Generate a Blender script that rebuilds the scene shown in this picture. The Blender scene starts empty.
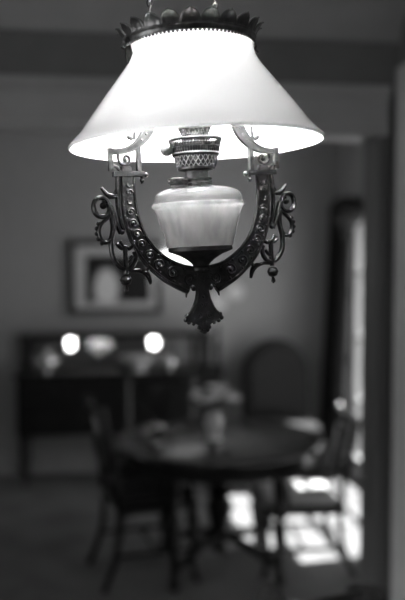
import bpy, bmesh, math, random
from math import radians as R, sin, cos, pi
from mathutils import Vector, Matrix, Euler

SC = bpy.context.scene
COL = SC.collection
random.seed(7)

# ---------------------------------------------------------------- camera
YAW, PITCH = 7.7, 3.0
cam_d = bpy.data.cameras.new('camera')
cam_d.sensor_fit = 'VERTICAL'; cam_d.sensor_height = 36.0; cam_d.lens = 50.0
cam_d.clip_start = 0.05
cam_d.dof.use_dof = True; cam_d.dof.focus_distance = 1.15
cam_d.dof.aperture_fstop = 2.0; cam_d.dof.aperture_blades = 6; cam_d.dof.aperture_rotation = R(10)
cam = bpy.data.objects.new('camera', cam_d); COL.objects.link(cam)
cam.location = (0, 0, 1.75); cam.rotation_euler = (R(90-PITCH), 0, -R(YAW))
SC.camera = cam

# ---------------------------------------------------------------- world, sun, daylight, added fill lamps
w = bpy.data.worlds.new('world'); SC.world = w; w.use_nodes = True
bg = w.node_tree.nodes['Background']; bg.inputs[0].default_value = (1, 1, 1, 1); bg.inputs[1].default_value = 0.9
sd = bpy.data.lights.new('sun', 'SUN'); sd.energy = 34.0; sd.angle = R(0.6)
sun = bpy.data.objects.new('sun', sd); COL.objects.link(sun); sun.location = (5, 6, 6)
sun.rotation_euler = Vector((-1, -.12, -1.73)).to_track_quat('-Z', 'Y').to_euler()
def area(name, loc, direction, sx, sy, power):
    d = bpy.data.lights.new(name, 'AREA'); d.shape = 'RECTANGLE'; d.size = sx; d.size_y = sy; d.energy = power
    o = bpy.data.objects.new(name, d); COL.objects.link(o); o.location = loc
    o.rotation_euler = Vector(direction).to_track_quat('-Z', 'Z').to_euler(); return o
area('daylight_dining_window', (2.2, 5.5, 1.12), (-1, 0, 0), 1.7, 1.9, 26.0)
area('fill_dining_near', (2.2, 3.89, 1.55), (-1, .1, 0), .55, 1.4, 9.0)  # area lamp added to brighten the back wall, out of view behind the jamb
area('fill_hall_left', (-1.86, 0.9, 1.55), (1, 0, 0), 1.1, 1.4, 24.0)  # area lamp added as hall fill, at an unseen window
area('fill_dining_west', (-2.26, 5.0, 1.5), (1, 0, 0), 0.9, 1.3, 1.5)  # fill lamp added at an unseen left-wall window

vs = SC.view_settings
vs.view_transform = 'Standard'; vs.look = 'None'; vs.gamma = 1.0; vs.use_curve_mapping = False
vs.exposure = 0.0
cy = SC.cycles
cy.use_denoising = True; cy.sample_clamp_indirect = 30.0; cy.max_bounces = 10; cy.transparent_max_bounces = 16
cy.caustics_reflective = False; cy.caustics_refractive = False; cy.use_adaptive_sampling = False

# ---------------------------------------------------------------- materials
def mat(name, v, rough=.6, metal=0., noise=0., scale=20., bump=0., bscale=60., stretch=None, spec=.5, coat=0.):
    m = bpy.data.materials.new(name); m.use_nodes = True
    nt = m.node_tree; b = nt.nodes['Principled BSDF']
    b.inputs['Roughness'].default_value = rough; b.inputs['Metallic'].default_value = metal
    b.inputs['Specular IOR Level'].default_value = spec; b.inputs['Coat Weight'].default_value = coat
    b.inputs['Base Color'].default_value = (v, v, v, 1)
    if noise or bump:
        tc = nt.nodes.new('ShaderNodeTexCoord'); mp = nt.nodes.new('ShaderNodeMapping')
        nt.links.new(tc.outputs['Object'], mp.inputs[0])
        if stretch: mp.inputs['Scale'].default_value = stretch
    if noise:
        n = nt.nodes.new('ShaderNodeTexNoise'); n.inputs['Scale'].default_value = scale; n.inputs['Detail'].default_value = 5
        nt.links.new(mp.outputs[0], n.inputs['Vector'])
        r = nt.nodes.new('ShaderNodeValToRGB')
        lo, hi = max(0, v*(1-noise)), min(1, v*(1+noise))
        r.color_ramp.elements[0].position = .3; r.color_ramp.elements[0].color = (lo, lo, lo, 1)
        r.color_ramp.elements[1].position = .7; r.color_ramp.elements[1].color = (hi, hi, hi, 1)
        nt.links.new(n.outputs['Fac'], r.inputs[0]); nt.links.new(r.outputs[0], b.inputs['Base Color'])
    if bump:
        n2 = nt.nodes.new('ShaderNodeTexNoise'); n2.inputs['Scale'].default_value = bscale; n2.inputs['Detail'].default_value = 4
        nt.links.new(mp.outputs[0], n2.inputs['Vector'])
        bn = nt.nodes.new('ShaderNodeBump'); bn.inputs['Strength'].default_value = bump; bn.inputs['Distance'].default_value = .002
        nt.links.new(n2.outputs['Fac'], bn.inputs['Height']); nt.links.new(bn.outputs[0], b.inputs['Normal'])
    return m
def shader(name, build):
    m = bpy.data.materials.new(name); m.use_nodes = True; nt = m.node_tree
    for n in list(nt.nodes): nt.nodes.remove(n)
    out = nt.nodes.new('ShaderNodeOutputMaterial'); nt.links.new(build(nt), out.inputs[0]); return m
def nd(nt, t, **kw):
    n = nt.nodes.new(t)
    for k, v in kw.items(): n.inputs[k].default_value = v
    return n
def mixn(nt, f, a, b):
    m = nt.nodes.new('ShaderNodeMixShader')
    if isinstance(f, float): m.inputs[0].default_value = f
    else: nt.links.new(f, m.inputs[0])
    nt.links.new(a, m.inputs[1]); nt.links.new(b, m.inputs[2]); return m.outputs[0]
def facing(nt, f0=.04):
    lw = nd(nt, 'ShaderNodeLayerWeight', Blend=.5); p = nt.nodes.new('ShaderNodeMath'); p.operation = 'POWER'; p.inputs[1].default_value = 5
    nt.links.new(lw.outputs['Facing'], p.inputs[0]); r = nt.nodes.new('ShaderNodeMapRange'); r.inputs[3].default_value = f0; r.inputs[4].default_value = .9
    nt.links.new(p.outputs[0], r.inputs[0]); return r.outputs[0]
def milk(nt):
    d = nd(nt, 'ShaderNodeBsdfDiffuse', Color=(.93, .93, .93, 1)); t = nd(nt, 'ShaderNodeBsdfTranslucent', Color=(.93, .93, .93, 1))
    g = nd(nt, 'ShaderNodeBsdfGlossy', Roughness=.25)
    return mixn(nt, facing(nt), mixn(nt, .45, d.outputs[0], t.outputs[0]), g.outputs[0])
def clear(nt, frost=.0, col=1., rough=.03, ior=1.45):
    tr = nd(nt, 'ShaderNodeBsdfTransparent', Color=(col, col, col, 1)); s = tr.outputs[0]
    if frost:
        d = nd(nt, 'ShaderNodeBsdfDiffuse', Color=(.8, .8, .8, 1)); t = nd(nt, 'ShaderNodeBsdfTranslucent', Color=(.8, .8, .8, 1))
        s = mixn(nt, frost, s, mixn(nt, .55, d.outputs[0], t.outputs[0]))
    g = nd(nt, 'ShaderNodeBsdfGlossy', Roughness=rough)
    return mixn(nt, facing(nt), s, g.outputs[0])
def cloudy(nt):
    tc = nt.nodes.new('ShaderNodeTexCoord'); mp = nt.nodes.new('ShaderNodeMapping'); mp.inputs['Scale'].default_value = (1, 1, .35)
    nt.links.new(tc.outputs['Object'], mp.inputs[0])
    n = nd(nt, 'ShaderNodeTexNoise', Scale=38., Detail=4.); nt.links.new(mp.outputs[0], n.inputs['Vector'])
    r = nt.nodes.new('ShaderNodeMapRange'); r.inputs[1].default_value = .35; r.inputs[2].default_value = .7
    r.inputs[3].default_value = .34; r.inputs[4].default_value = .74; nt.links.new(n.outputs['Fac'], r.inputs[0])
    tr = nd(nt, 'ShaderNodeBsdfTransparent', Color=(.9, .9, .9, 1))
    d = nd(nt, 'ShaderNodeBsdfDiffuse', Color=(.92, .92, .92, 1)); t = nd(nt, 'ShaderNodeBsdfTranslucent', Color=(.95, .95, .95, 1))
    s = mixn(nt, r.outputs[0], tr.outputs[0], mixn(nt, .6, d.outputs[0], t.outputs[0]))
    g = nd(nt, 'ShaderNodeBsdfGlossy', Roughness=.08)
    return mixn(nt, facing(nt), s, g.outputs[0])
def emis(v, s):
    def f(nt): return nd(nt, 'ShaderNodeEmission', Color=(v, v, v, 1), Strength=s).outputs[0]
    return f
MM = {
 'milk': shader('white_opal_glass', milk),
 'font_top': shader('clear_font_glass', lambda nt: clear(nt, .15, .9, .06, 1.5)),
 'font_low': shader('cloudy_font_glass', cloudy),
 'glass': shader('clear_glass', lambda nt: clear(nt, .0, .97)),
 'pane': shader('window_glass', lambda nt: clear(nt, .0, .96, .02, 1.3)),
 'bulb': shader('lit_bulb', emis(1, 25)),
 'frost_lit': shader('lit_frosted_shade', emis(1, 4.0)),
 'glow_pane': shader('added_glowing_pane', emis(1, 20.0)),  # added glow for the unseen rear panes
 'iron': mat('dark_cast_iron', .065, .33, .85, .35, 90, .35, 160),
 'iron_black': mat('black_cast_iron', .07, .45, .7, .3, 90, .3, 160),
 'brass': mat('aged_brass', .42, .3, .95, .2, 120),
 'brass_dark': mat('tarnished_brass', .09, .42, .85, .4, 120, .3, 200),
 'basket': mat('basket_brass', .2, .35, .9, .2, 120),
 'lattice': mat('dark_lattice_brass', .07, .35, .9, .3, 120),
 'crown': mat('stamped_crown_metal', .13, .36, .85, .4, 90, .3, 160),
 'wood': mat('near_black_polished_wood', .012, .28, 0, .5, 14, 0, 10, (1, 1, 6), .4),
 'wood_top': mat('dark_polished_tabletop', .02, .22, 0, .3, 8, 0, 10, (8, 1, 1), .6),
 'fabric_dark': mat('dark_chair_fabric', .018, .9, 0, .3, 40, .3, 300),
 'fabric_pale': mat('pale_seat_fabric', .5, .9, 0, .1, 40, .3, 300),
 'curtain': mat('dark_drape_cloth', .012, .9, 0, .3, 12, .3, 200, (1, 1, .1)),
 'wall_dining': mat('mid_grey_wallpaper', .42, .9, 0, .06, 30, .1, 200),
 'wall_hall': mat('dark_grey_plaster', .2, .9, 0, .05, 12, .1, 120),
 'paint': mat('grey_painted_trim', .42, .55, 0, .05, 8, .1, 100),
 'paint_lit': mat('lit_side_trim', .72, .55, 0, .05, 8, .1, 100),  # lit side of the hall casing, put into a lighter trim colour
 'paint_shaded': mat('shade_darkened_trim', .15, .5, 0, .12, 20, .1, 100, (1, 1, .08)),  # shade on the opening's casing and lining, put into a darker colour
 'ceil': mat('pale_ceiling_plaster', .5, .95, 0, .04, 10),
 'floor': mat('grey_carpet', .135, .95, 0, .22, 3.5, .4, 400),
 'rug': mat('pale_patterned_rug', .3, .95, 0, .5, 9, .4, 400),
 'silver': mat('polished_silver', .8, .15, 1.0),
 'china': mat('white_china', .8, .25, 0),
 'mirror': mat('mirror_glass', .85, .02, 1.0),
 'mat_board': mat('pale_picture_mat', .7, .8, 0, .05, 10),
 'frame': mat('dark_picture_frame', .05, .4, 0, .3, 30),
 'petal': mat('pale_flower_petals', .85, .8, 0, .2, 60),
 'leaf': mat('dull_green_grey_leaves', .12, .7, 0, .3, 40),
}
def picture_mat():
    m = bpy.data.materials.new('dark_portrait_print'); m.use_nodes = True; nt = m.node_tree; b = nt.nodes['Principled BSDF']
    b.inputs['Roughness'].default_value = .35
    tc = nt.nodes.new('ShaderNodeTexCoord'); mp = nt.nodes.new('ShaderNodeMapping'); nt.links.new(tc.outputs['Object'], mp.inputs[0])
    mp.inputs['Location'].default_value = (.75, 0, .28); mp.inputs['Scale'].default_value = (8.5, 0, 5.2)
    mp.inputs['Rotation'].default_value = (0, R(14), 0)
    g = nt.nodes.new('ShaderNodeTexGradient'); g.gradient_type = 'SPHERICAL'; nt.links.new(mp.outputs[0], g.inputs[0])
    n = nd(nt, 'ShaderNodeTexNoise', Scale=9.); nt.links.new(tc.outputs['Object'], n.inputs['Vector'])
    a = nt.nodes.new('ShaderNodeMath'); a.operation = 'MULTIPLY'; nt.links.new(g.outputs[1], a.inputs[0]); a.inputs[1].default_value = 1.7
    c = nt.nodes.new('ShaderNodeMath'); c.operation = 'MULTIPLY_ADD'; nt.links.new(n.outputs['Fac'], c.inputs[0]); c.inputs[1].default_value = .12
    nt.links.new(a.outputs[0], c.inputs[2])
    r = nt.nodes.new('ShaderNodeValToRGB'); r.color_ramp.elements[0].color = (.02, .02, .02, 1); r.color_ramp.elements[1].color = (.95, .95, .95, 1)
    r.color_ramp.elements[0].position = .12; r.color_ramp.elements[1].position = .6
    nt.links.new(c.outputs[0], r.inputs[0]); nt.links.new(r.outputs[0], b.inputs['Base Color']); return m
MM['print'] = picture_mat()

# ---------------------------------------------------------------- geometry helpers
class MB:
    def __init__(s): s.v, s.f = [], []
    def add(s, v, f):
        o = len(s.v); s.v += [tuple(p) for p in v]; s.f += [tuple(i+o for i in q) for q in f]; return s
    def box(s, c, d, rz=0, ry=0, rx=0):
        M = Euler((rx, ry, rz)).to_matrix(); c = Vector(c)
        vs_ = [c + M @ Vector((x*d[0]/2, y*d[1]/2, z*d[2]/2)) for x in (-1, 1) for y in (-1, 1) for z in (-1, 1)]
        return s.add(vs_, [(0,1,3,2),(4,6,7,5),(0,4,5,1),(2,3,7,6),(0,2,6,4),(1,5,7,3)])
    def span(s, a, b):
        return s.box([(a[i]+b[i])/2 for i in range(3)], [abs(b[i]-a[i]) for i in range(3)])
    def lathe(s, prof, n=48, c=(0, 0, 0), closed=False, axis=None):
        v, f = [], []
        for (r, z) in prof:
            for i in range(n):
                a = 2*pi*i/n; v.append(Vector((r*cos(a), r*sin(a), z)))
        m = len(prof)
        for j in range(m if closed else m-1):
            for i in range(n):
                k = (j+1) % m
                f.append((j*n+i, j*n+(i+1) % n, k*n+(i+1) % n, k*n+i))
        if not closed:
            f.append(tuple(range(n-1, -1, -1))); f.append(tuple((m-1)*n+i for i in range(n)))
        if axis is not None:
            q = Vector(axis).to_track_quat('Z', 'Y'); v = [q @ p for p in v]
        return s.add([p+Vector(c) for p in v], f)
    def ball(s, c, r, n=14, sc=(1, 1, 1)):
        pr = [(max(1e-4, r*sin(pi*j/8)), -r*cos(pi*j/8)) for j in range(9)]
        t = MB().lathe(pr, n); return s.add([(c[0]+x*sc[0], c[1]+y*sc[1], c[2]+z*sc[2]) for x, y, z in t.v], t.f)
    def tube(s, pts, rad, n=8, ref=(0, 1, 0), flat=1.0, closed=False):
        """sweep; flat = scale of the section along ref"""
        P = [Vector(p) for p in pts]; m = len(P); ref = Vector(ref).normalized(); v, f = [], []
        for i, p in enumerate(P):
            if closed: t = P[(i+1) % m]-P[i-1]
            else: t = P[min(i+1, m-1)]-P[max(i-1, 0)]
            t.normalize(); b = ref-t*ref.dot(t)
            if b.length < 1e-3: b = Vector((1, 0, 0))-t*t.x
            b.normalize(); a = t.cross(b)
            r = rad[i] if isinstance(rad, (list, tuple)) else rad
            for k in range(n):
                an = 2*pi*(k+.5)/n; v.append(p + a*r*cos(an) + b*r*flat*sin(an))
        for j in range(m if closed else m-1):
            k = (j+1) % m
            for i in range(n): f.append((j*n+i, j*n+(i+1) % n, k*n+(i+1) % n, k*n+i))
        if not closed: f.append(tuple(range(n-1, -1, -1))); f.append(tuple((m-1)*n+i for i in range(n)))
        return s.add(v, f)
    def build(s, name, material, parent=None, smooth=True, bevel=0, sub=0):
        me = bpy.data.meshes.new(name); me.from_pydata(s.v, [], s.f); me.validate()
        bm = bmesh.new(); bm.from_mesh(me); bmesh.ops.recalc_face_normals(bm, faces=bm.faces); bm.to_mesh(me); bm.free()
        if smooth:
            me.polygons.foreach_set('use_smooth', [True]*len(me.polygons)); me.set_sharp_from_angle(angle=R(40))
        me.materials.append(MM[material] if isinstance(material, str) else material)
        o = bpy.data.objects.new(name, me); COL.objects.link(o)
        if parent is not None: o.parent = parent
        if bevel:
            b = o.modifiers.new('bevel', 'BEVEL'); b.width = bevel; b.segments = 2; b.limit_method = 'ANGLE'
        if sub:
            b = o.modifiers.new('sub', 'SUBSURF'); b.levels = sub; b.render_levels = sub
        return o
def smooth(pts, k=6, closed=False):
    P = [Vector(p) for p in pts]; n = len(P); out = []
    for i in range(n if closed else n-1):
        if closed: a, b, c, d = P[i-1], P[i], P[(i+1) % n], P[(i+2) % n]
        else: a, b, c, d = P[max(i-1, 0)], P[i], P[i+1], P[min(i+2, n-1)]
        for j in range(k):
            t = j/k
            out.append(.5*((2*b)+(c-a)*t+(2*a-5*b+4*c-d)*t*t+(3*b-a-3*c+d)*t**3))
    if not closed: out.append(P[-1])
    return out
def empty(name, loc, rz=0, label=None, cat=None, group=None):
    o = bpy.data.objects.new(name, None); COL.objects.link(o); o.location = loc; o.rotation_euler = (0, 0, rz); o.empty_display_size = .05
    return tag(o, label, cat, group)
def tag(o, label=None, cat=None, group=None, kind=None):
    if label: o['label'] = label
    if cat: o['category'] = cat
    if group: o['group'] = group
    if kind: o['kind'] = kind
    return o
def struct(name, mb, m, bevel=0, parent=None):
    o = mb.build(name, m, parent, smooth=False, bevel=bevel)
    if parent is None: o['kind'] = 'structure'
    return o
def copy_tree(o, parent=None):
    c = o.copy(); COL.objects.link(c); c.parent = parent
    for ch in list(o.children): copy_tree(ch, c)
    return c

# ---------------------------------------------------------------- the rooms
H = 2.78
YD, YB = 3.30, 6.75                       # dividing wall, dining room back wall
XL, XR = -2.2, 2.05                       # dining room sides
AL, AR, AB = -1.8, 1.25, -2.0             # hall sides and rear
OL, OR_, OT = -1.0, 1.18, 2.257          # the wide opening
struct('floor', MB().span((XL-.2, AB-.2, -.1), (XR+.2, YB+.2, 0)), 'floor')
struct('ceiling', MB().span((XL-.2, AB-.2, H), (XR+.2, YB+.2, H+.1)), 'ceil')
struct('wall_back', MB().span((XL-.1, YB, 0), (XR+.1, YB+.1, H)), 'wall_dining')
WY0, WY1, WZ0, WZ1 = 4.62, 6.37, .12, 2.12
struct('wall_dining_right', MB().span((XR, YD+.15, 0), (XR+.1, 3.58, H)).span((XR, 3.58, 0), (XR+.1, 4.2, .8)).span((XR, 3.58, 2.3), (XR+.1, 4.2, H)).span((XR, 4.2, 0), (XR+.1, WY0, H)).span((XR, WY1, 0), (XR+.1, YB, H))
       .span((XR, WY0, 0), (XR+.1, WY1, WZ0)).span((XR, WY0, WZ1), (XR+.1, WY1, H)), 'wall_dining')
struct('wall_dining_left', MB().span((XL-.1, YD+.15, 0), (XL, 4.55, H)).span((XL-.1, 5.45, 0), (XL, YB, H))
       .span((XL-.1, 4.55, 0), (XL, 5.45, .85)).span((XL-.1, 4.55, 2.15), (XL, 5.45, H)), 'wall_dining')
struct('wall_front', MB().span((XL-.1, YD, 0), (OL, YD+.15, H)).span((OR_, YD, 0), (XR+.1, YD+.15, H))
       .span((OL, YD, OT), (OR_, YD+.15, H)), 'wall_hall')
struct('wall_hall_right', MB().span((AR, AB, 0), (AR+.1, YD, H)), 'wall_hall')
struct('wall_hall_left', MB().span((AL-.1, AB, 0), (AL, .35, H)).span((AL-.1, 1.45, 0), (AL, YD, H))
       .span((AL-.1, .35, 0), (AL, 1.45, .85)).span((AL-.1, .35, 2.25), (AL, 1.45, H)), 'wall_hall')
SLZ0, SLZ1 = 2.36, 2.58
sl = [(-.36, .09), (1.17, .11)]  # small unseen openings, added for bright spots in the sideboard mirror
rear = MB(); xs = [AL-.1]
for c, wd in sl: xs += [c-wd/2, c+wd/2]
xs.append(AR+.1)
for i in range(0, len(xs), 2): rear.span((xs[i], AB-.1, 0), (xs[i+1], AB, H))
for c, wd in sl: rear.span((c-wd/2, AB-.1, 0), (c+wd/2, AB, SLZ0)).span((c-wd/2, AB-.1, SLZ1), (c+wd/2, AB, H))
struct('wall_hall_rear', rear, 'wall_hall')
for i, (c, wd) in enumerate(sl):
    struct('window_%d' % (3+i), MB().span((c-wd/2, AB-.06, SLZ0), (c+wd/2, AB-.05, SLZ1)), 'glow_pane')  # added glowing panes, shaped for their reflection in the sideboard mirror

# crown moulding of the hall (stepped profile run along the dividing wall)
def run_x(profile, x0, x1, y0):
    m = MB(); n = len(profile); v = [(x0, y0-p, z) for p, z in profile]+[(x1, y0-p, z) for p, z in profile]
    f = [(i, (i+1) % n, n+(i+1) % n, n+i) for i in range(n)]+[tuple(range(n)), tuple(range(2*n-1, n-1, -1))]
    return m.add(v, f)
crown_p = [(0, 2.615), (.018, 2.615), (.018, 2.632), (.028, 2.636), (.034, 2.655), (.036, 2.668), (.05, 2.672), (.054, 2.69), (.075, 2.715),
           (.09, 2.735), (.092, 2.752), (.105, 2.756), (.105, H), (0, H)]
struct('trim_1', run_x(crown_p, AL, AR, YD), 'paint')
head_p = [(0, 2.235), (.028, 2.235), (.032, 2.25), (.03, 2.262), (.022, 2.268), (.022, 2.30), (.026, 2.304), (.026, 2.312), (.022, 2.318), (.022, 2.362),
          (.03, 2.367), (.032, 2.38), (.045, 2.396), (.058, 2.412), (.06, 2.432), (0, 2.435)]
struct('trim_2', run_x(head_p, OL-.14, AR-.045, YD), 'paint')
def fluted(x0, x1, yf, z0, z1, n=3):      # board facing -y with vertical flutes
    m = MB(); m.span((x0, yf+.012, z0), (x1, YD, z1)); wd = (x1-x0)/(2*n+1)
    for i in range(n+1): m.span((x0+2*i*wd, yf, z0), (x0+(2*i+1)*wd, yf+.012, z1))
    return m
struct('trim_3', fluted(OR_, 1.236, YD-.035, 0, 2.235), 'paint_shaded', .002)
struct('trim_4', fluted(OL-.11, OL, YD-.035, 0, 2.235), 'paint_shaded', .002)
# opening lining
struct('trim_5', MB().span((OL-.001, YD-.02, OT-.02), (OR_+.001, YD+.17, OT)), 'paint')
struct('trim_6', MB().span((OR_-.015, YD-.02, 0), (OR_, YD+.17, OT-.02)), 'paint_shaded')
struct('trim_7', MB().span((OL, YD-.02, 0), (OL+.015, YD+.17, OT-.02)), 'paint_shaded')
# door casing and door on the hall's right wall
dc = MB()
for y0, y1 in ((3.04, 3.235), (2.0, 2.13)):
    dc.span((AR-.03, y0, 0), (AR, y1, 2.40))
    for k in range(3): dc.span((AR-.042, y0+.02+k*(y1-y0-.03)/3, .2), (AR-.03, y0+.02+k*(y1-y0-.03)/3+.03, 2.38))
dc.span((AR-.032, 1.98, 2.40), (AR, 3.235, 2.50))
struct('trim_8', dc, 'paint_lit', .002)
d1 = struct('door_1', MB().span((AR-.012, 2.13, 0), (AR, 3.04, 2.40)), 'paint', .002)
MB().span((AR-.02, 2.3, .3), (AR-.012, 2.85, 1.0)).span((AR-.02, 2.3, 1.2), (AR-.012, 2.85, 2.2)).build('door_panel', 'paint', d1, False, .004)
MB().ball((AR-.06, 2.22, 1.05), .028).tube([(AR-.06, 2.22, 1.05), (AR-.012, 2.22, 1.05)], .01).build('door_handle', 'brass', d1)
struct('baseboard_back', MB().span((XL, YB-.02, 0), (XR, YB, .16)), 'paint')
struct('baseboard_dining_left', MB().span((XL, YD+.15, 0), (XL+.02, YB, .16)), 'paint')
struct('baseboard_hall_left', MB().span((AL, AB, 0), (AL+.02, YD, .16)), 'paint')

# dining room window (tall, towards the floor) with panes, muntins and casing
def window(name, x, y0, y1, z0, z1, ny, nz, side):
    fr = MB(); t = .05
    fr.span((x, y0, z0), (x+.06*side, y0+t, z1)).span((x, y1-t, z0), (x+.06*side, y1, z1))
    fr.span((x, y0, z0), (x+.06*side, y1, z0+t)).span((x, y0, z1-t), (x+.06*side, y1, z1))
    for i in range(1, ny):
        y = y0+(y1-y0)*i/ny; fr.span((x+.01*side, y-.015, z0), (x+.05*side, y+.015, z1))
    for i in range(1, nz):
        z = z0+(z1-z0)*i/nz; fr.span((x+.01*side, y0, z-.012), (x+.05*side, y1, z+.012))
    o = struct(name, fr, 'paint')
    MB().span((x+.028*side, y0+.01, z0+.01), (x+.034*side, y1-.01, z1-.01)).build('window_pane', 'pane', o, False)
    return o
window('window_1', XR+.02, WY0, WY1, WZ0, WZ1, 3, 4, 1)
window('window_6', XR+.02, 3.58, 4.2, .8, 2.3, 2, 3, 1)  # hidden window, added to bring light onto the dining back wall
window('window_2', XL-.02, 4.55, 5.45, .85, 2.15, 2, 3, -1)  # unseen, goes with the west fill lamp
window('window_5', AL-.02, .35, 1.45, .85, 2.25, 2, 3, -1)  # unseen, added with the hall fill lamp

# ---------------------------------------------------------------- the hanging lamp
P0 = Vector((0.15127, 1.16599, 1.82898))
lamp = empty('hanging_oil_lamp', P0, 0, 'ornate cast metal hanging oil lamp with lit white cone shade and glass font', 'lamp')
lamp.rotation_euler = (Matrix.Rotation(-R(YAW), 3, 'Z') @ Matrix.Rotation(-R(2.8), 3, 'Y') @ Matrix.Rotation(R(20), 3, 'Z')).to_euler()
mm = .001
def mmp(pts, m=1, y=0): return [(m*u*mm, y*mm, v*mm) for u, v in pts]

# white shade: a closed thin shell
outer = [(177.5, 76), (177.8, 78.5), (172, 85), (159, 98.5), (142.5, 121), (122, 148), (102, 173.5), (93, 186), (87.5, 197), (85.2, 208), (84.8, 222)]
inner = [(r-2.6, z-(1.2 if z < 200 else 0)) for r, z in outer]
prof = smooth([(r*mm, 0, z*mm) for r, z in outer], 3)+list(reversed(smooth([(r*mm, 0, z*mm) for r, z in inner[1:]], 3)))
MB().lathe([(p.x, p.z) for p in prof]+[(176.1*mm, 74.8*mm)], 128, closed=True).build('lamp_shade', 'milk', lamp).location = (.0018, -.0006, 0)
# crown: band + beaded edge + flared petals

ZC = 213
band = MB().lathe([(r*mm, z*mm) for r, z in [(88, ZC), (90, ZC), (90.5, ZC+5), (92, ZC+6.5), (92, ZC+9), (90, ZC+10.5), (90, ZC+14), (88, ZC+14)]], 96, closed=True)
crown = band.build('shade_crown', 'crown', lamp)
bd = MB()
for i in range(96):
    a = 2*pi*i/96; bd.ball((89*mm*cos(a), 89*mm*sin(a), (ZC-1)*mm), 2.1*mm, 6)
bd.build('beaded_edge', 'crown', crown)
def petal(a):
    m = MB(); NU, NV = 10, 10; V = []
    for side in (0, 1):
        for j in range(NV+1):
            t = sin(pi/2*j/NV)
            wd = max(.5, 12.3*math.sqrt(max(0, 1-max(0, (t-.3)/.7)**2)))
            for i in range(NU+1):
                s = (i/NU-.5)*2; x = s*wd
                cup = 2.0*(1-s*s)*(.3+t) + (1.6 if abs(s) > .75 or j >= NV-2 else 0)
                r = 90+9*t*t - (0 if side else 1.0) + cup
                z = ZC+7+17*t
                aa = a+x/r
                V.append((r*mm*cos(aa), r*mm*sin(aa), z*mm))
    q = (NU+1)*(NV+1); F = []
    for j in range(NV):
        for i in range(NU):
            k = j*(NU+1)+i; F.append((k, k+1, k+NU+2, k+NU+1)); F.append((q+k, q+k+NU+1, q+k+NU+2, q+k+1))
    edge = [i for i in range(NU+1)]+[j*(NU+1)+NU for j in range(1, NV+1)]+[NV*(NU+1)+i for i in range(NU-1, -1, -1)]+[j*(NU+1) for j in range(NV-1, 0, -1)]
    for a_, b_ in zip(edge, edge[1:]+edge[:1]): F.append((a_, a_+q, b_+q, b_))
    m.add(V, F)
    m.tube([V[j*(NU+1)] for j in range(NV)]+[V[NV*(NU+1)+i] for i in range(1, NU)]+[V[j*(NU+1)+NU] for j in range(NV-1, -1, -1)], 1.15*mm, 6, (cos(a), sin(a), 0))
    return m
for i in range(22): petal(2*pi*(i+.35)/22).build('crown_petal', 'crown', crown)
# clasps where the arms take the crown, and spokes across it
for s in (-1, 1):
    MB().ball((s*93*mm, -.004, (ZC+2)*mm), 6*mm).tube([(s*93*mm, -.004, (ZC+2)*mm), (s*99*mm, -.006, (ZC-8)*mm)], 3*mm).build('clasp', 'brass_dark', crown)

# harness: one arm traced, the other mirrored
inn = [(-88, 215), (-82, 190), (-70, 165), (-57, 140), (-52.3, 119), (-59.2, 97.2), (-67, 84.9), (-76, 76.7), (-86.3, 70), (-99.2, 65.9), (-111.9, 64), (-120.3, 64)]
out = [(-94, 217), (-93, 190), (-84, 165), (-73, 142), (-69.3, 121.5), (-74.6, 102.5), (-82.4, 88.9), (-91.5, 78.8), (-103, 73), (-114.3, 71.2), (-120, 71.5), (-126, 72.1)]
b_in = [(-91.1, 34.7), (-91.4, 15.7), (-90.3, -2), (-87.1, -21.2), (-78.6, -46.2), (-67.9, -62.1), (-56.9, -72.7), (-42.8, -82.2), (-29.9, -88.4), (-15.3, -91.6), (0, -93)]
b_out = [(-108.8, 35), (-109.8, 16.1), (-110.2, -0.2), (-109.3, -20.5), (-103.1, -47.9), (-95.7, -65.3), (-85.5, -82.3), (-75.5, -94.2), (-63.5, -105.5), (-51, -115.2), (-37, -123.4), (-23.2, -130.8)]
def strip(inn, out, m, th, rim=1.6, rimw=.12, k=5):
    """a plate between two edge curves with raised rims on both faces"""
    a = smooth([(u, 0, v) for u, v in inn], k); b = smooth([(u, 0, v) for u, v in out], k)
    n = min(len(a), len(b))
    def res(c):
        L = [0]
        for i in range(1, len(c)): L.append(L[-1]+(c[i]-c[i-1]).length)
        o = []
        for i in range(n):
            t = L[-1]*i/(n-1); j = max(0, min(len(c)-2, next((q-1 for q in range(1, len(L)) if L[q] >= t), len(c)-2)))
            f = (t-L[j])/max(1e-9, L[j+1]-L[j]); o.append(c[j].lerp(c[j+1], f))
        return o
    a, b = res(a), res(b); h = th/2
    sec = [(0, -h-rim), (rimw, -h-rim), (rimw+.03, -h), (1-rimw-.03, -h), (1-rimw, -h-rim), (1, -h-rim),
           (1, h+rim), (1-rimw, h+rim), (1-rimw-.03, h), (rimw+.03, h), (rimw, h+rim), (0, h+rim)]
    v = []; q = len(sec)
    for i in range(n):
        for t, y in sec:
            p = a[i].lerp(b[i], t); v.append((m*p.x*mm, y*mm, p.z*mm))
    f = [(i*q+j, i*q+(j+1) % q, (i+1)*q+(j+1) % q, (i+1)*q+j) for i in range(n-1) for j in range(q)]
    f += [tuple(range(q)), tuple((n-1)*q+j for j in range(q-1, -1, -1))]
    return v, f, a, b
hm = MB()
def spiral2(c, r0, turns, a0, m, y, s=1, n=22):
    return [(m*(c[0]+r0*(1-.8*i/n)*cos(a0+s*2*pi*turns*i/n))*mm, y*mm, (c[1]+r0*(1-.8*i/n)*sin(a0+s*2*pi*turns*i/n))*mm) for i in range(n+1)]
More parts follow.
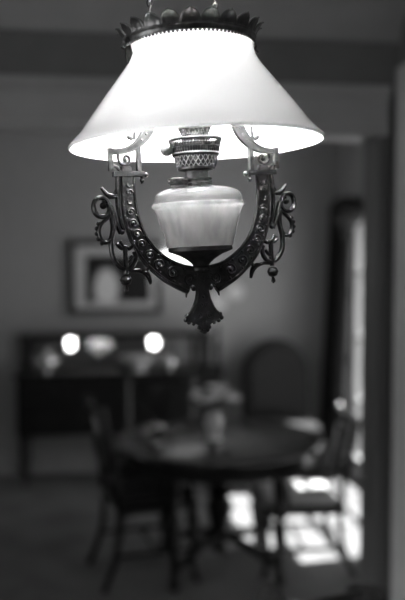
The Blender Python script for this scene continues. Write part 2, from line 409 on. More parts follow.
for m in (-1, 1):
    mr = -m        # traced coordinates are the left arm (negative u)
    M_ = 1 if m == -1 else -1
    v, f, a, b = strip(b_in, b_out, M_, 6.0); hm.add(v, f)
    # raised scrolls, small and tight on the post, larger on the bow
    n = len(a); stations = []
    L = 0; last = -99
    for i in range(1, n):
        wd = (a[i]-b[i]).length; L += ((a[i]+b[i])/2-(a[i-1]+b[i-1])/2).length
        stepl = 8.2 if wd < 21 else wd*.62
        if L-last > stepl and i > 2: stations.append((i, wd)); last = L
    for q, (i, wd) in enumerate(stations):
        c = (a[i]+b[i])/2; t = (a[min(i+1, n-1)]-a[max(i-1, 0)]).normalized(); ang = math.atan2(t.z, t.x)
        r = min(wd*.27, 8.5)
        for y in (-3.2, 3.2):
            if wd < 21:
                hm.tube(spiral2((c.x, c.z), r*1.1, .6, ang+pi/2, M_, y*1.05, 1 if q % 2 else -1, 8), 1.8*mm, 6)
                hm.ball((M_*(c.x+1.5*(1 if q % 2 else -1))*mm, y*mm, c.z*mm), 1.5*mm, 6)
            else:
                hm.tube(spiral2((c.x, c.z), r, 1.35, ang+(pi/2 if q % 2 else -pi/2), M_, y*1.05, 1 if q % 2 else -1), 1.6*mm, 6)
                hm.ball((M_*c.x*mm, y*1.2*mm, c.z*mm), 2.3*mm, 6)
                for e in (-1, 1):
                    p = c+(a[i]-b[i]).normalized()*e*wd*.33+t*r*1.1; hm.ball((M_*p.x*mm, y*mm, p.z*mm), 1.7*mm, 6)
    v, f, a, b = strip(inn, out, M_, 6.0, 1.3, .16); hm.add(v, f)
    for i in range(14, len(a)-12, 3):
        c = (a[i]+b[i])/2; hm.ball((M_*c.x*mm, -3.6*mm, c.z*mm), 1.6*mm, 6)
    # the square bracket above the platform
    def t2(pts, r, flat=1.0, y=0, n=8): hm.tube(smooth(mmp(pts, M_, y), 5) if len(pts) > 2 else mmp(pts, M_, y), r if isinstance(r, list) else r*mm, n, (0, 1, 0), flat)
    hm.span((M_*-120.2*mm, -4.2*mm, 42*mm), (M_*-125.8*mm, 4.2*mm, 72.3*mm))
    hm.span((M_*-80.6*mm, -4*mm, 39*mm), (M_*-86.6*mm, 4*mm, 74*mm))
    hm.span((M_*-120.5*mm, -6*mm, 34*mm), (M_*-76.5*mm, 6*mm, 40.5*mm))
    hm.span((M_*-118.5*mm, -7*mm, 38*mm), (M_*-78.5*mm, 7*mm, 40.8*mm))
    hm.span((M_*-109*mm, -4*mm, 40.5*mm), (M_*-95*mm, 4*mm, 48*mm))
    t2([(-122.6, 47), (-118.4, 48.5), (-113.6, 46), (-110.4, 41)], 2.2, 1.6)
    t2([(-111, 67.3), (-111.8, 58.5), (-109, 51.8), (-102.2, 50), (-96.6, 54.4), (-97, 60.2), (-101.6, 61.8), (-104, 57.5)], 1.9, 1.3)
    hm.ball((M_*-102.6*mm, 0, 56.5*mm), 3.2*mm, 10)
    t2([(-85.6, 122), (-86.6, 104), (-87.5, 84)], 2.0, 1.3); t2([(-87, 96), (-88.5, 87), (-92, 84.5), (-94.5, 86)], 1.8, 1.3); hm.ball((M_*-94.5*mm, 0, 87.5*mm), 3.9*mm, 10)
    hm.ball((M_*-80*mm, -1*mm, 28.5*mm), 3.4*mm, 8); hm.ball((M_*-74*mm, -1*mm, 36*mm), 3.4*mm, 8); hm.tube(mmp([(-80, 35), (-80, 24)], M_), 2*mm)
hm_o = hm.build('harness', 'iron', lamp)
# scrollwork on the outer side of each arm
for M_ in (1, -1):
    sm = MB()
    def t2(pts, r, flat=1.5, y=0, n=8):
        P = smooth(mmp(pts, M_, y), 5)
        if isinstance(r, tuple): r = [(r[0]+(r[1]-r[0])*i/(len(P)-1))*1.2*mm for i in range(len(P))]
        else: r = r*1.2*mm
        sm.tube(P, r, n, (0, 1, 0), flat)
    t2([(-113.6, 35), (-116, 2.7), (-114.9, -15), (-111.7, -32.7), (-109, -39)], (3.0, 2.2))
    sm.ball((M_*-112*mm, 0, -40.5*mm), 4.2*mm, 10)
    t2([(-112, 22), (-116, 10), (-122, 7.5), (-127.3, 8.5)], (2.0, 3.6)); t2([(-125.5, 7.5), (-131, 11), (-137.5, 19.5)], (3.6, 1.6)); t2([(-121, 9), (-117, 17), (-112, 20)], 1.5)
    t2([(-114, -43), (-119, -30), (-123.3, -18.9), (-127.4, -5.2), (-131.9, 3.2), (-139.3, 6.2), (-146.3, 3.2), (-149.3, -4.6), (-148.2, -12.7), (-142.8, -18.3), (-134.6, -18.8), (-129, -14), (-127.5, -7), (-130.5, -1)], (2.6, 3.3))
    sm.ball((M_*-136.2*mm, 0, -4.6*mm), 5.0*mm, 12); t2([(-136, 0), (-133, 3), (-131.5, 4)], 2)
    t2([(-125.5, -17), (-134.5, -24.2), (-141.6, -31.7), (-144.2, -39.6), (-142.6, -48.6), (-137.5, -54), (-131, -52.7), (-126.8, -45.7), (-124.5, -32.3), (-126, -18.7)], (2.4, 2.8))
    for p in [(-144, -28.5), (-146.6, -35), (-147, -42), (-145, -49), (-140.5, -55)]: sm.ball((M_*p[0]*mm, 0, p[1]*mm), 3.3*mm, 8)
    t2([(-127, -5), (-124, -14), (-121.5, -26), (-125, -40.4), (-128, -55.1), (-127.5, -70), (-122.8, -82), (-114.9, -90), (-105.1, -91), (-98, -85.1), (-94.6, -75.7), (-96.7, -68)], (3.2, 2.6))
    t2([(-109.1, -60), (-108.8, -78), (-109.6, -98)], 2.8)
    t2([(-118.8, -58.6), (-113.5, -63.2), (-107.7, -61.8), (-103.7, -64.2), (-98.8, -61)], 2.3); sm.ball((M_*-119.5*mm, 0, -57.5*mm), 2.6*mm, 8); sm.ball((M_*-98.6*mm, 0, -60.2*mm), 2.6*mm, 8)
    sm.ball((M_*-114.8*mm, 0, -54.3*mm), 2.2*mm, 8); t2([(-114.5, -55), (-112, -59), (-109.5, -62)], 1.5)
    t2([(-109, -84), (-104, -80), (-99.5, -74)], 2)
    sm.lathe([(.2*mm, -115*mm), (6.2*mm, -112*mm), (8.4*mm, -106.3*mm), (6.2*mm, -100.8*mm), (2.4*mm, -99*mm)], 14, (M_*-110.2*mm, 0, 0))
    sm.ball((M_*-110.2*mm, -7.5*mm, -106.3*mm), 3.4*mm, 8); sm.lathe([(.3*mm, -123.6*mm), (3.4*mm, -121*mm), (3.2*mm, -118*mm), (1.4*mm, -113*mm)], 10, (M_*-110.4*mm, 0, 0))
    t2([(-109.5, -94.1), (-98.1, -93.3), (-89, -95.5), (-80.5, -102), (-75, -113.9)], (2.6, 1.6)); t2([(-86, -95.5), (-79, -99), (-75.5, -107), (-74.5, -114)], (3.2, .9))
    t2([(-88, -94.5), (-81.2, -96.5), (-75.6, -90)], (2.4, 2.0))
    sm.build('scrollwork', 'iron', lamp)

# cast pendant below the bow: flat outlined plate with relief
def plate(outline, th, name, m, parent, bev=.8):
    cu = bpy.data.curves.new(name, 'CURVE'); cu.dimensions = '2D'; cu.fill_mode = 'BOTH'; cu.extrude = (th/2-bev)*mm; cu.bevel_depth = bev*mm; cu.bevel_resolution = 1
    sp = cu.splines.new('POLY'); sp.points.add(len(outline)-1); sp.use_cyclic_u = True
    for i, (x, y) in enumerate(outline): sp.points[i].co = (x*mm, y*mm, 0, 1)
    t = bpy.data.objects.new('t', cu); COL.objects.link(t); dg = bpy.context.evaluated_depsgraph_get(); dg.update()
    me = bpy.data.meshes.new_from_object(t.evaluated_get(dg)); me.transform(Matrix.Rotation(pi/2, 4, 'X'))
    bpy.data.objects.remove(t); mb = MB(); mb.add([v.co[:] for v in me.vertices], [tuple(p.vertices) for p in me.polygons]); return mb
half = [(0, -90), (-24, -96), (-24, -131), (-21.6, -124), (-18, -118.5), (-14, -117), (-10.2, -120), (-8.6, -127), (-9, -131), (-11, -140), (-15, -150), (-20, -158), (-24, -163),
        (-22, -168), (-17, -171.5), (-10, -174), (-7, -177), (-4, -180), (0, -182)]
ol = half+[(-x, y) for x, y in reversed(half[1:-1])]
pm = plate(ol, 7, 'pendant', 'iron_black', lamp)
for s in (-1, 1):
    for x, y, r in [(-12.5, -123.5, 4.2), (-20.5, -160, 3.4), (-25, -162.5, 3.6), (-27, -167.5, 3.3), (-22.5, -171, 3.2), (-15.5, -174, 2.4), (-7.5, -179.5, 3.2), (-4.4, -183.5, 3.4)]:
        pm.ball((s*x*mm, 0, y*mm), r*mm, 10)
    pm.tube(mmp([(s*-7.5, -128), (s*-9.5, -141), (s*-14, -152), (s*-18.5, -160)], 1, -3.6), 1.1*mm, 6)
    pm.tube(spiral2((s*8, -163), 5.5, 1.3, pi/2, 1, -3.6, s), 1.1*mm, 6); pm.tube(spiral2((s*4, -147), 3.2, 1.2, -pi/2, 1, -3.6, -s), .9*mm, 6)
    pm.tube(spiral2((s*11, -106), 6.5, 1.3, pi/2, 1, -3.6, s), 1.1*mm, 6)
pm.ball((0, 0, -186*mm), 3.4*mm, 10); pm.ball((0, -3.4*mm, -172*mm), 3*mm, 8); pm.ball((0, -3.4*mm, -136*mm), 2*mm, 8)
pm.tube(spiral2((0, -110), 9.5, .99, 0, 1, -3.6, 1), 1.0*mm, 6)
pm.build('pendant', 'iron_black', lamp)

# foot cup and glass font
MB().lathe([(r*mm, z*mm) for r, z in [(2, -99), (13, -99), (13.5, -95), (11, -92), (14, -88), (20, -83), (30, -77), (42, -72.5), (45.5, -71), (45.5, -66.5), (44, -65.5), (2, -65.5)]], 72).build('font_cup', 'iron_black', lamp)
low = [(46, -65), (46.8, -64), (50.5, -50), (55, -33), (60, -18), (62.5, -12.5), (65.2, -10), (65.6, -7), (64, -4.5)]
top = [(64, -4.5), (62.5, -2), (62, 3), (58.5, 9.5), (51, 14), (42, 16.6), (32, 18), (24, 18.6), (21, 20), (20.5, 23)]
def shell(p, t, nm, m, bottom):
    pr = [(r*mm, z*mm) for r, z in p]; pr = [(q.x, q.z) for q in smooth([(r, 0, z) for r, z in pr], 3)]
    i_ = [(r-t*mm, z) for r, z in reversed(pr)]
    if bottom: pr = [(1*mm, pr[0][1])]+pr; i_ = i_+[(1*mm, pr[0][1]+t*mm)]
    return MB().lathe(pr+i_, 72, closed=not bottom).build(nm, m, lamp)
shell(low, 2.2, 'font', 'font_low', True)
shell(top, 2.0, 'font_shoulder', 'font_top', False)
MB().lathe([(r*mm, z*mm) for r, z in [(.5, -11.5), (60, -11.5), (60.5, -9.5), (.5, -9.5)]], 60).build('oil_surface', 'font_top', lamp)
rq = MB()
for k in range(6): rq.lathe([((18+(k % 2)*3)*mm, (17+k*2.2)*mm), ((18+(k % 2)*3)*mm, (19.1+k*2.2)*mm)], 40)
rq.lathe([(16*mm, 28*mm), (16*mm, 42*mm)], 40).build('burner_collar', 'brass_dark', lamp)
fc = MB(); cx, cy_ = -30*mm, -8*mm
fc.lathe([(11.5*mm, 8*mm), (11.8*mm, 16*mm), (11.5*mm, 20*mm)], 32, (cx, cy_, 0))
neck = fc.build('filler_neck', 'font_top', lamp)
fc = MB()
for k in range(4): fc.lathe([((12.4+(k % 2)*2.2)*mm, (20+k*2.3)*mm), ((12.4+(k % 2)*2.2)*mm, (22.2+k*2.3)*mm)], 36, (cx, cy_, 0))
fc.lathe([(13.4*mm, 29*mm), (12.4*mm, 30.6*mm), (4*mm, 31*mm)], 36, (cx, cy_, 0)).build('filler_cap', 'brass_dark', lamp)

# burner: lattice basket, slotted gallery, flared perforated cone, wick knob
bu = MB().lathe([(.5*mm, 40*mm), (17*mm, 40*mm), (21*mm, 42*mm), (24.5*mm, 46*mm), (26.5*mm, 54*mm), (27*mm, 62*mm), (30*mm, 68*mm), (31*mm, 78*mm), (19*mm, 81*mm), (.5*mm, 82*mm)], 48).build('burner', 'iron_black', lamp)
def lattice(prof, n, rad, tw=2.5):
    m = MB()
    def at(a, t):
        i = min(len(prof)-2, int(t*(len(prof)-1))); f = t*(len(prof)-1)-i
        r = prof[i][0]*(1-f)+prof[i+1][0]*f; z = prof[i][1]*(1-f)+prof[i+1][1]*f
        return (r*cos(a)*mm, r*sin(a)*mm, z*mm)
    for i in range(n):
        for s in (1, -1): m.tube([at(2*pi*i/n+s*t/8*2*pi*tw/n, t/8) for t in range(9)], rad*mm, 4, (0, 0, 1))
    return m
lt = lattice([(23.5, 43), (27.6, 47), (29.4, 54), (29.8, 62)], 26, .75, 2.0)
lt.lathe([(r*mm, z*mm) for r, z in [(24, 42), (26, 42), (26.5, 44.5), (25, 46), (23, 44)]], 48, closed=True)
lt.build('basket', 'basket', bu)
ga = MB()
ga.lathe([(r*mm, z*mm) for r, z in [(29.5, 60.5), (32.2, 60.5), (33.4, 63), (32.4, 65.5), (29.5, 65.5)]], 64, closed=True)
ga.lathe([(r*mm, z*mm) for r, z in [(34.5, 81), (37.2, 81), (38, 83), (37.2, 85), (34.5, 85)]], 64, closed=True)
ga.lathe([(r*mm, z*mm) for r, z in [(33.0, 72.6), (34.6, 72.6), (34.8, 74.2), (33.2, 74.2)]], 64, closed=True)
for i in range(52):
    a = 2*pi*i/52; ga.tube([(31.8*mm*cos(a), 31.8*mm*sin(a), 64.5*mm), (36*mm*cos(a), 36*mm*sin(a), 82*mm)], .85*mm, 4, (0, 0, 1))
ga.build('gallery', 'lattice', bu)
fl = lattice([(18.6, 83), (18.8, 92), (21, 98), (25.5, 105)], 30, .9)
fl.lathe([(r*mm, z*mm) for r, z in [(17.5, 82), (18.2, 82), (18.4, 92), (20.6, 98), (25, 105), (24.2, 105), (19.8, 98), (17.6, 92)]], 48, closed=True)
fl.lathe([(r*mm, z*mm) for r, z in [(24.2, 104), (26.2, 104), (26.6, 106), (24.6, 106.4)]], 48, closed=True)
for i in range(12):
    a = 2*pi*i/12; fl.tube([(18.8*mm*cos(a), 18.8*mm*sin(a), 84*mm), (19*mm*cos(a), 19*mm*sin(a), 92*mm), (25.6*mm*cos(a), 25.6*mm*sin(a), 105*mm)], 1.0*mm, 4, (0, 0, 1))
fl.build('chimney_holder', 'lattice', bu)
kn = MB(); kd = Vector((-.985, .14, 0))
kn.tube([kd*20*mm+Vector((0, 0, 71*mm)), kd*38*mm+Vector((0, 0, 71*mm))], 2.4*mm); kn.ball(tuple(kd*41*mm+Vector((0, 0, 71*mm))), 9.2*mm, 18)
kn.build('wick_knob', 'brass', bu)
MB().lathe([(r*mm, z*mm) for r, z in [(16.5, 84), (17, 94), (19, 102), (26, 122), (24, 138), (20, 160), (18, 200), (17.4, 200), (19.4, 160), (23.4, 138), (25.4, 122), (18.4, 102), (16.4, 94), (15.9, 84)]], 48, closed=True).build('chimney', 'glass', lamp)
fm = MB().lathe([(r*mm, z*mm) for r, z in [(.4, 112), (6, 114), (11, 122), (13, 134), (11, 146), (6, 154), (.6, 158)]], 24).build('light_bulb', 'bulb', lamp)
pl = bpy.data.lights.new('bulb_light', 'POINT'); pl.energy = 46.0; pl.shadow_soft_size = .03
plo = bpy.data.objects.new('bulb_light', pl); COL.objects.link(plo); plo.parent = lamp; plo.location = (0, 0, .182)
# chains from the crown up to the ceiling
ZT = (H-P0.z)
def chain(p0, p1):
    m = MB(); p0, p1 = Vector(p0), Vector(p1); d = (p1-p0); n = int(d.length/.0095); d_ = d.normalized(); q = d_.to_track_quat('Z', 'Y')
    for i in range(n):
        c = p0+d*(i+.5)/n; ring = []
        for k in range(12):
            a = 2*pi*k/12; p = Vector((3.3*mm*cos(a), 0, 6.4*mm*sin(a)))
            if i % 2: p = Vector((0, p.x, p.z))
            ring.append(c+q @ p)
        m.tube(ring, 1.15*mm, 5, q @ Vector((0, 1, 0) if i % 2 == 0 else (1, 0, 0)), closed=True)
    return m
mw = Matrix.LocRotScale(P0, lamp.rotation_euler, None); inv = mw.inverted()
for px_, dx in ((-58, -.052), (38, .040)):
    base = Vector((px_*mm, .0, 236*mm)); wp = mw @ base; topw = Vector((wp.x+.002, wp.y, H-.012))
    chain(base, inv @ topw).build('chain', 'iron', lamp)
    MB().lathe([(.012, 0), (.02, .004), (.02, .014)], 20, tuple(inv @ Vector((topw.x, topw.y, H-.014)))).build('ceiling_hook', 'brass_dark', lamp)
cb = MB()
cb.tube([(-92*mm, 0, 232*mm), (-58*mm, 0, 234*mm), (38*mm, 0, 234*mm), (92*mm, 0, 232*mm)], 2.4*mm, 6)
cb.build('crown_bar', 'brass_dark', lamp)

# ---------------------------------------------------------------- dining table
tb = empty('round_dining_table', (.71, 4.55, 0), 0, 'dark polished round dining table with turned legs holding the flower vase', 'table')
MB().lathe([(.01, .712), (.55, .712), (.575, .718), (.58, .727), (.575, .738), (.56, .742), (.01, .742)], 96).build('tabletop', 'wood_top', tb)
MB().lathe([(.50, .62), (.52, .62), (.525, .63), (.52, .712), (.50, .712)], 72, closed=True).build('apron', 'wood', tb)
def turned(x, y, z0, z1, r, lean=(0, 0)):
    m = MB(); Lz = z1-z0; pr = [(.55, 0), (.75, .03), (.6, .07), (.45, .12), (.7, .3), (.95, .42), (.6, .52), (1.0, .56), (.6, .6), (.85, .68), (1, .8), (.8, .86), (1.05, .9), (1.05, 1)]
    return m.lathe([(a*r, z0+b*Lz) for a, b in pr], 20, (x, y, 0))
for k in range(4):
    a = pi/4+k*pi/2; turned(.40*cos(a), .40*sin(a), 0, .66, .04).build('leg', 'wood', tb)
turned(0, 0, .1, .7, .085).build('column', 'wood', tb)
fm_ = MB()
for k in range(4):
    a = pi/4+k*pi/2; fm_.tube([(0, 0, .2), (.12*cos(a), .12*sin(a), .19), (.3*cos(a), .3*sin(a), .13), (.39*cos(a), .39*sin(a), .11)], .026, 8, (0, 0, 1))
fm_.build('stretcher', 'wood', tb)

# ---------------------------------------------------------------- chairs
def dining_chair(loc, rz, label, group, cloth, name='dining_chair', arms=False, style='splat', group_ok=True):
    """faces +y in its own frame; seat centre at the origin"""
    t = empty(name, loc, rz, label, 'chair', group)
    w_, d_ = .24, .22
    MB().span((-w_, -d_, .40), (w_, d_, .45)).build('seat_frame', 'wood', t, False, .008)
    c = MB().span((-w_+.015, -d_+.02, .45), (w_-.015, d_-.01, .485)); c.build('seat_cushion', cloth, t, True, .018)
    for s in (-1, 1):
        MB().tube(smooth([(s*(w_-.03), d_-.03, .40), (s*(w_-.015), d_-.01, .30), (s*(w_-.035), d_-.025, .12), (s*(w_-.02), d_, .0)], 4), [.028-.012*i/12 for i in range(13)], 8, (0, 1, 0)).build('leg', 'wood', t)
        MB().tube(smooth([(s*(w_-.03), -d_+.02, .43), (s*(w_-.03), -d_, .2), (s*(w_-.02), -d_-.07, .0)], 4), .018, 8, (0, 1, 0)).build('leg', 'wood', t)
        MB().tube(smooth([(s*(w_-.03), -d_+.015, .42), (s*(w_-.03), -d_-.01, .62), (s*(w_-.025), -d_-.07, .93)], 5), .019, 8, (0, 1, 0)).ball((s*(w_-.025), -d_-.075, .95), .024, 14).build('back_post', 'wood', t)
        if arms:
            MB().tube(smooth([(s*(w_-.02), -d_-.02, .68), (s*(w_+.02), -.05, .67), (s*(w_+.01), .1, .65), (s*(w_-.01), .14, .62)], 4), .02, 8, (0, 0, 1)).tube(smooth([(s*(w_-.01), .1, .44), (s*(w_+.01), .09, .55), (s*(w_), .11, .64)], 4), .016, 8).ball((s*(w_-.01), .15, .625), .03, 12).build('arm', 'wood', t)
    MB().tube(smooth([(-w_+.03, -d_-.07, .91), (-.1, -d_-.09, .935), (0, -d_-.09, .945), (.1, -d_-.09, .935), (w_-.03, -d_-.07, .91)], 4), .028, 8, (0, 1, 0), .6).build('crest_rail', 'wood', t)
    if style == 'splat':
        MB().add(*plank([(-.05, .47), (.05, .47), (.035, .56), (.075, .68), (.06, .78), (.08, .9), (-.08, .9), (-.06, .78), (-.075, .68), (-.035, .56)], lambda z: -d_+.01-.17*(max(0, z-.5))**1.4-.012, .014)).build('back_splat', 'wood', t, False)
    else:
        MB().add(*plank([(-.17, .52), (.17, .52), (.175, .7), (.17, .88), (0, .91), (-.17, .88), (-.175, .7)], lambda z: -d_+.01-.17*(max(0, z-.5))**1.4-.01, .045)).build('back_pad', cloth, t, False, .01)
    MB().span((-w_+.03, -.01, .18), (w_-.03, .01, .2)).span((-w_+.02, -d_, .17), (-w_+.045, d_-.03, .19)).span((w_-.045, -d_, .17), (w_-.02, d_-.03, .19)).build('stretcher', 'wood', t, False, .004)
    return t
def plank(outline, yf, th):
    n = len(outline); v = [(x, yf(z)-th/2, z) for x, z in outline]+[(x, yf(z)+th/2, z) for x, z in outline]
    f = [tuple(range(n)), tuple(range(2*n-1, n-1, -1))]+[(i, (i+1) % n, n+(i+1) % n, n+i) for i in range(n)]
    return v, f
dining_chair((.31, 4.55, 0), R(-80), 'dark carved dining chair at the left side of the table, its post leaning back', 'dining chairs', 'fabric_dark')
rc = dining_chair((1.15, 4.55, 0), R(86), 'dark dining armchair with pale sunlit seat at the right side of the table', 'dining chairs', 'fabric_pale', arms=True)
dining_chair((.42, 5.24, 0), R(172), 'dark dining chair on the far side of the table in front of the sideboard', 'dining chairs', 'fabric_dark')

rc.scale = (1, 1, .88)
for x in (-.215, .215): MB().ball((x, -.295, .985), .021, 16).build('finial', 'brass', rc)
# tall arched upholstered chair by the back wall
ac = empty('upholstered_chair', (1.46, 6.22, 0), R(178), 'dark upholstered chair with tall rounded back standing by the dining room wall', 'chair')
def arch(wd, z0, z1, n=18):
    r = wd; return [(-wd, z0), (wd, z0)]+[(wd*cos(pi*i/n), z1-wd+wd*sin(pi*i/n)) for i in range(n+1)]
MB().add(*plank(arch(.27, .45, 1.09), lambda z: -.25-.1*(z-.45), .06)).build('backrest', 'wood', ac, False, .015)
MB().add(*plank(arch(.225, .52, 1.045), lambda z: -.21-.1*(z-.45), .05)).build('back_pad', 'fabric_dark', ac, False, .02)
MB().span((-.27, -.27, .36), (.27, .25, .42)).build('seat_frame', 'wood', ac, False, .01)
MB().span((-.25, -.22, .42), (.25, .25, .49)).build('seat_cushion', 'fabric_dark', ac, True, .03)
for sx in (-1, 1):
    for sy in (-1, 1): MB().tube(smooth([(sx*.24, sy*.22, .38), (sx*.245, sy*.235, .2), (sx*.235, sy*.24, 0)], 4), [.03-.012*i/8 for i in range(9)], 8, (0, 1, 0)).build('leg', 'wood', ac)

# hall chair just inside the frame's lower edge
hc = empty('hall_chair', (.53, 2.36, 0), R(18), 'dark chair nearest the camera, only its carved top rail in view', 'chair')
MB().span((-.22, -.2, .40), (.22, .24, .46)).build('seat', 'wood', hc, False, .012)
for s in (-1, 1):
    MB().tube(smooth([(s*.19, .2, .42), (s*.2, .21, .2), (s*.2, .22, 0)], 4), .022, 8, (0, 1, 0)).build('leg', 'wood', hc)
    MB().tube(smooth([(s*.19, -.18, .42), (s*.19, -.2, .2), (s*.19, -.25, 0)], 4), .02, 8, (0, 1, 0)).build('leg', 'wood', hc)
    MB().tube(smooth([(s*.18, -.18, .44), (s*.175, -.2, .62), (s*.165, -.235, .79)], 4), .022, 8, (0, 1, 0)).build('back_post', 'wood', hc)
    zt = .905 if s < 0 else .835
    MB().lathe([(.02, .76), (.05, .785), (.062, .80), (.056, .825), (.034, zt-.02), (.014, zt-.004), (.002, zt)], 20, (s*.155, -.24, 0)).build('ear', 'fabric_dark', hc)
MB().tube(smooth([(-.17, -.235, .78), (-.08, -.245, .79), (-.04, -.245, .80), (.02, -.25, .81), (.17, -.235, .80)], 4), .03, 10, (0, 1, 0), .6).build('crest_rail', 'wood', hc)
MB().span((-.07, -.235, .46), (.07, -.215, .79)).build('back_splat', 'wood', hc, False, .004)

# ---------------------------------------------------------------- sideboard with mirrored gallery
sb = empty('sideboard', (.23, 6.5, 0), 0, 'large near-black sideboard with mirrored gallery against the back wall', 'sideboard')
W2 = .78
MB().span((-W2, -.2, .40), (W2, .22, .84)).build('body', 'wood', sb, False, .006)
MB().span((-W2-.02, -.22, .84), (W2+.02, .23, .87)).build('worktop', 'wood', sb, False, .006)
for i in range(3):
    x0 = -W2+.03+i*(2*W2-.06)/3; x1 = x0+(2*W2-.06)/3-.02
    dr = MB().span((x0, -.215, .68), (x1, -.2, .81)).build('drawer', 'wood', sb, False, .005)
    MB().ball(((x0+x1)/2, -.228, .745), .012).build('knob', 'brass_dark', dr)
    do = MB().span((x0, -.215, .43), (x1, -.2, .66)).span((x0+.04, -.222, .46), (x1-.04, -.215, .63)).build('door', 'wood', sb, False, .005)
    MB().ball((x1-.03, -.23, .55), .011).build('knob', 'brass_dark', do)
for sx in (-1, 0, 1):
    for sy in (-1, 1): turned(sx*(W2-.05), sy*.17+.01, 0, .40, .034).build('leg', 'wood', sb)
MB().span((-W2, -.02+.0, 1.125), (W2-.05, .23, 1.15)).build('gallery_shelf', 'wood', sb, False, .006)
for x in (-W2+.03, W2-.08): turned(x, .02, .87, 1.125, .022).build('gallery_post', 'wood', sb)
MB().span((-W2, .2, .87), (W2-.05, .23, 1.125)).build('gallery_back', 'wood', sb, False)
mi = MB().box((-.03, .165, 1.0), (1.34, .008, .235), 0, 0, -R(7.5)).build('mirror', 'mirror', sb, False)

def silver(name, loc, prof, label, cat, m='silver', group=None, extra=None):
    o = MB().lathe(prof, 28, (0, 0, 0))
    if extra: extra(o)
    o = o.build(name, m); o.location = loc; return tag(o, label, cat, group)
tp = [(.01, 0), (.04, 0), (.045, .01), (.03, .02), (.05, .04), (.068, .08), (.06, .12), (.035, .145), (.03, .155), (.012, .165), (.012, .18), (.002, .185)]
def tea(o): o.tube(smooth([(.06, 0, .06), (.1, 0, .09), (.12, 0, .14)], 4), .01, 8, (0, 1, 0)); o.tube(smooth([(-.05, 0, .13), (-.1, 0, .12), (-.1, 0, .07), (-.06, 0, .05)], 4), .007, 8, (0, 1, 0))
silver('teapot', (-.33, 6.36, .87), tp, 'silver teapot at the left end of the sideboard top', 'teapot', extra=tea)
silver('serving_bowl', (.37, 6.36, .87), [(.01, 0), (.05, 0), (.05, .01), (.03, .03), (.09, .07), (.14, .12), (.135, .12), (.08, .075), (.01, .05)], 'wide pale bowl on the middle of the sideboard top', 'bowl', 'china')
silver('sugar_bowl', (.60, 6.36, .87), [(p*.8, q*.75) for p, q in tp], 'small silver sugar bowl right of the wide bowl on the sideboard', 'bowl')
for x, y, z_, lb in ((.86, 6.4, .40, 'left of the two tall dark candlesticks at the right end of the sideboard'), (.98, 6.38, .36, 'right of the two tall dark candlesticks at the right end of the sideboard')):
    k = z_/.4
    o = MB().lathe([(.005, 0), (.05, 0), (.052, .012), (.022, .04), (.03, .07), (.016, .1), (.028, .14*k), (.034, .2*k), (.018, .23*k), (.026, .25*k), (.014, .27*k), (.013, .395*k), (.002, .4*k)], 24).build('candlestick', 'wood'); o.location = (x, y, .87); tag(o, lb, 'candlestick', 'candlesticks on the sideboard')

# framed picture
pc = empty('framed_picture', (.21, YB-.02, 1.58), 0, 'framed portrait print with pale mat on the wall above the sideboard', 'picture')
fw, fh = .37, .295
fr = MB()
for s in (-1, 1):
    fr.span((s*fw, -.02, -fh), (s*(fw-.045), .02, fh)); fr.span((-fw, -.02, s*fh), (fw, .02, s*(fh-.045)))
fr.build('frame', 'frame', pc, False, .006)
MB().span((-fw+.03, -.004, -fh+.03), (fw-.03, .01, fh-.03)).build('picture_mat', 'mat_board', pc, False)
MB().span((-fw+.13, -.008, -fh+.10), (fw-.10, -.004, fh-.12)).build('print', 'print', pc, False)

# lit wall light behind the lamp's bow
sn = empty('wall_light', (.76, YB, 1.635), 0, 'lit wall light with frosted globes behind the pendant of the hanging lamp', 'lamp')
MB().lathe([(.002, -.02), (.045, -.02), (.05, 0), (.002, .0)], 24, (0, -.002, 0), axis=(0, -1, 0)).build('backplate', 'brass_dark', sn)
for x, z in ((-.14, .10), (.04, .11)):
    MB().tube(smooth([(0, -.015, 0), (x*.5, -.08, -.05), (x, -.12, 0), (x, -.12, z-.055)], 5), .007, 8, (0, 1, 0)).build('arm', 'brass_dark', sn)
    MB().ball((x, -.12, z), .06, 24, (1.15, 1, .8)).build('globe', 'frost_lit', sn)
for x, z, lb in ((1.19, 1.46, 'pale plate hanging on the dining room wall, right of the pendant'), (1.05, 1.37, 'smaller pale plate hanging low on the dining room wall, left of the other plate')):
    o = MB().lathe([(.002, 0), (.03, 0), (.045, .004), (.07, .012), (.068, .015), (.04, .007), (.002, .004)], 32, axis=(0, -1, 0)).build('wall_plate', 'china'); o.location = (x, YB-.002, z); tag(o, lb, 'plate', 'plates on the dining room wall')

# drape with a big knot
cu = MB(); N = 90
def drape(y0, y1, x0, z0, z1, depth, folds):
    V, F = [], []; rows = 10
    for s in (0, 1):
        for j in range(rows+1):
            z = z0+(z1-z0)*j/rows; t = j/rows
            for i in range(N+1):
                q = i/N; y = y0+(y1-y0)*q
                x = x0-depth*(1-.35*t)*(.5+.5*sin(q*folds*2*pi))-s*.006-.05*(1-t)
                V.append((x, y, z))
    k = (rows+1)*(N+1)
    for j in range(rows):
        for i in range(N):
            a = j*(N+1)+i; F += [(a, a+1, a+N+2, a+N+1), (k+a, k+a+N+1, k+a+N+2, k+a+1)]
    e = list(range(N+1))+[j*(N+1)+N for j in range(1, rows+1)]+[rows*(N+1)+i for i in range(N-1, -1, -1)]+[j*(N+1) for j in range(rows-1, 0, -1)]
    for a, b in zip(e, e[1:]+e[:1]): F.append((a, b, b+k, a+k))
    return V, F
dr = empty('curtain', (XR, 6.4, 0), 0, 'long dark drape gathered under a round knot beside the bright window', 'curtain')
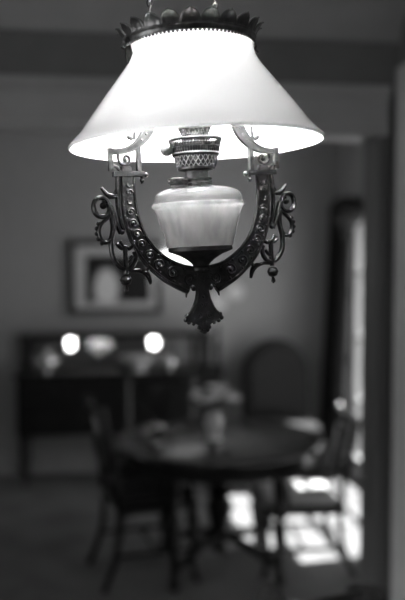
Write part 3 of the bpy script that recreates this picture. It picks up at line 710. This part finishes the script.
cu.add(*[(lambda VF: ([(x-XR, y-6.4, z) for x, y, z in VF[0]]))(drape(6.2, 6.72, XR-.01, .03, 2.14, .13, 5)), drape(6.2, 6.72, XR-.01, .03, 2.14, .13, 5)[1]]).build('drape_cloth', 'curtain', dr)
MB().ball((-.11, -.25, 2.09), .14, 24, (1, 1.1, .85)).ball((-.10, -.2, 1.97), .075, 16, (1, 1, .9)).build('knot', 'curtain', dr)
MB().tube([(-.06, -1.9, 2.17), (-.06, .3, 2.17)], .016, 10, (0, 0, 1)).build('curtain_rod', 'wood', dr)

# flowers on the table
vs_ = empty('flower_vase', (.67, 4.50, .742), 0, 'pale vase of white flowers on the dining table', 'vase')
MB().lathe([(.004, 0), (.045, 0), (.048, .006), (.03, .02), (.035, .05), (.05, .09), (.045, .12), (.034, .14), (.045, .16), (.042, .16), (.03, .14), (.004, .02)], 28).build('vase', 'china', vs_)
random.seed(11)
st = MB(); lf = MB()
for i in range(30):
    a = random.uniform(0, 2*pi); r = .13*math.sqrt(random.random()); z = .2+.09*random.random()*(1-(r/.13)**2)+.02
    p = (r*cos(a), r*sin(a), z); st.tube([(0, 0, .1), (p[0]*.4, p[1]*.4, .16), p], .002, 5)
    b = MB()
    for k in range(7):
        an = 2*pi*k/7; b.ball((p[0]+.013*cos(an), p[1]+.013*sin(an), p[2]+.004), .012, 8, (1, 1, .6))
    b.ball(p, .01, 8); b.build('blossom', 'petal', vs_)
for i in range(16):
    a = 2*pi*i/16; r = random.uniform(.06, .12); z = random.uniform(.14, .22)
    lf.ball((r*cos(a), r*sin(a), z), .028, 8, (abs(cos(a))*.8+.3, abs(sin(a))*.8+.3, .25))
st.build('stems', 'leaf', vs_); lf.build('foliage', 'leaf', vs_)
silver('glass_tumbler', (.33, 4.52, .742), [(.004, 0), (.028, 0), (.034, .11), (.031, .11), (.026, .008), (.004, .008)], 'small glass tumbler on the left half of the dining table', 'glass', 'glass')
silver('silver_cup', (.36, 4.42, .742), [(.004, 0), (.03, 0), (.03, .006), (.01, .015), (.01, .03), (.035, .06), (.038, .1), (.035, .1), (.03, .06), (.004, .04)], 'small silver cup shining at the left edge of the dining table', 'cup')
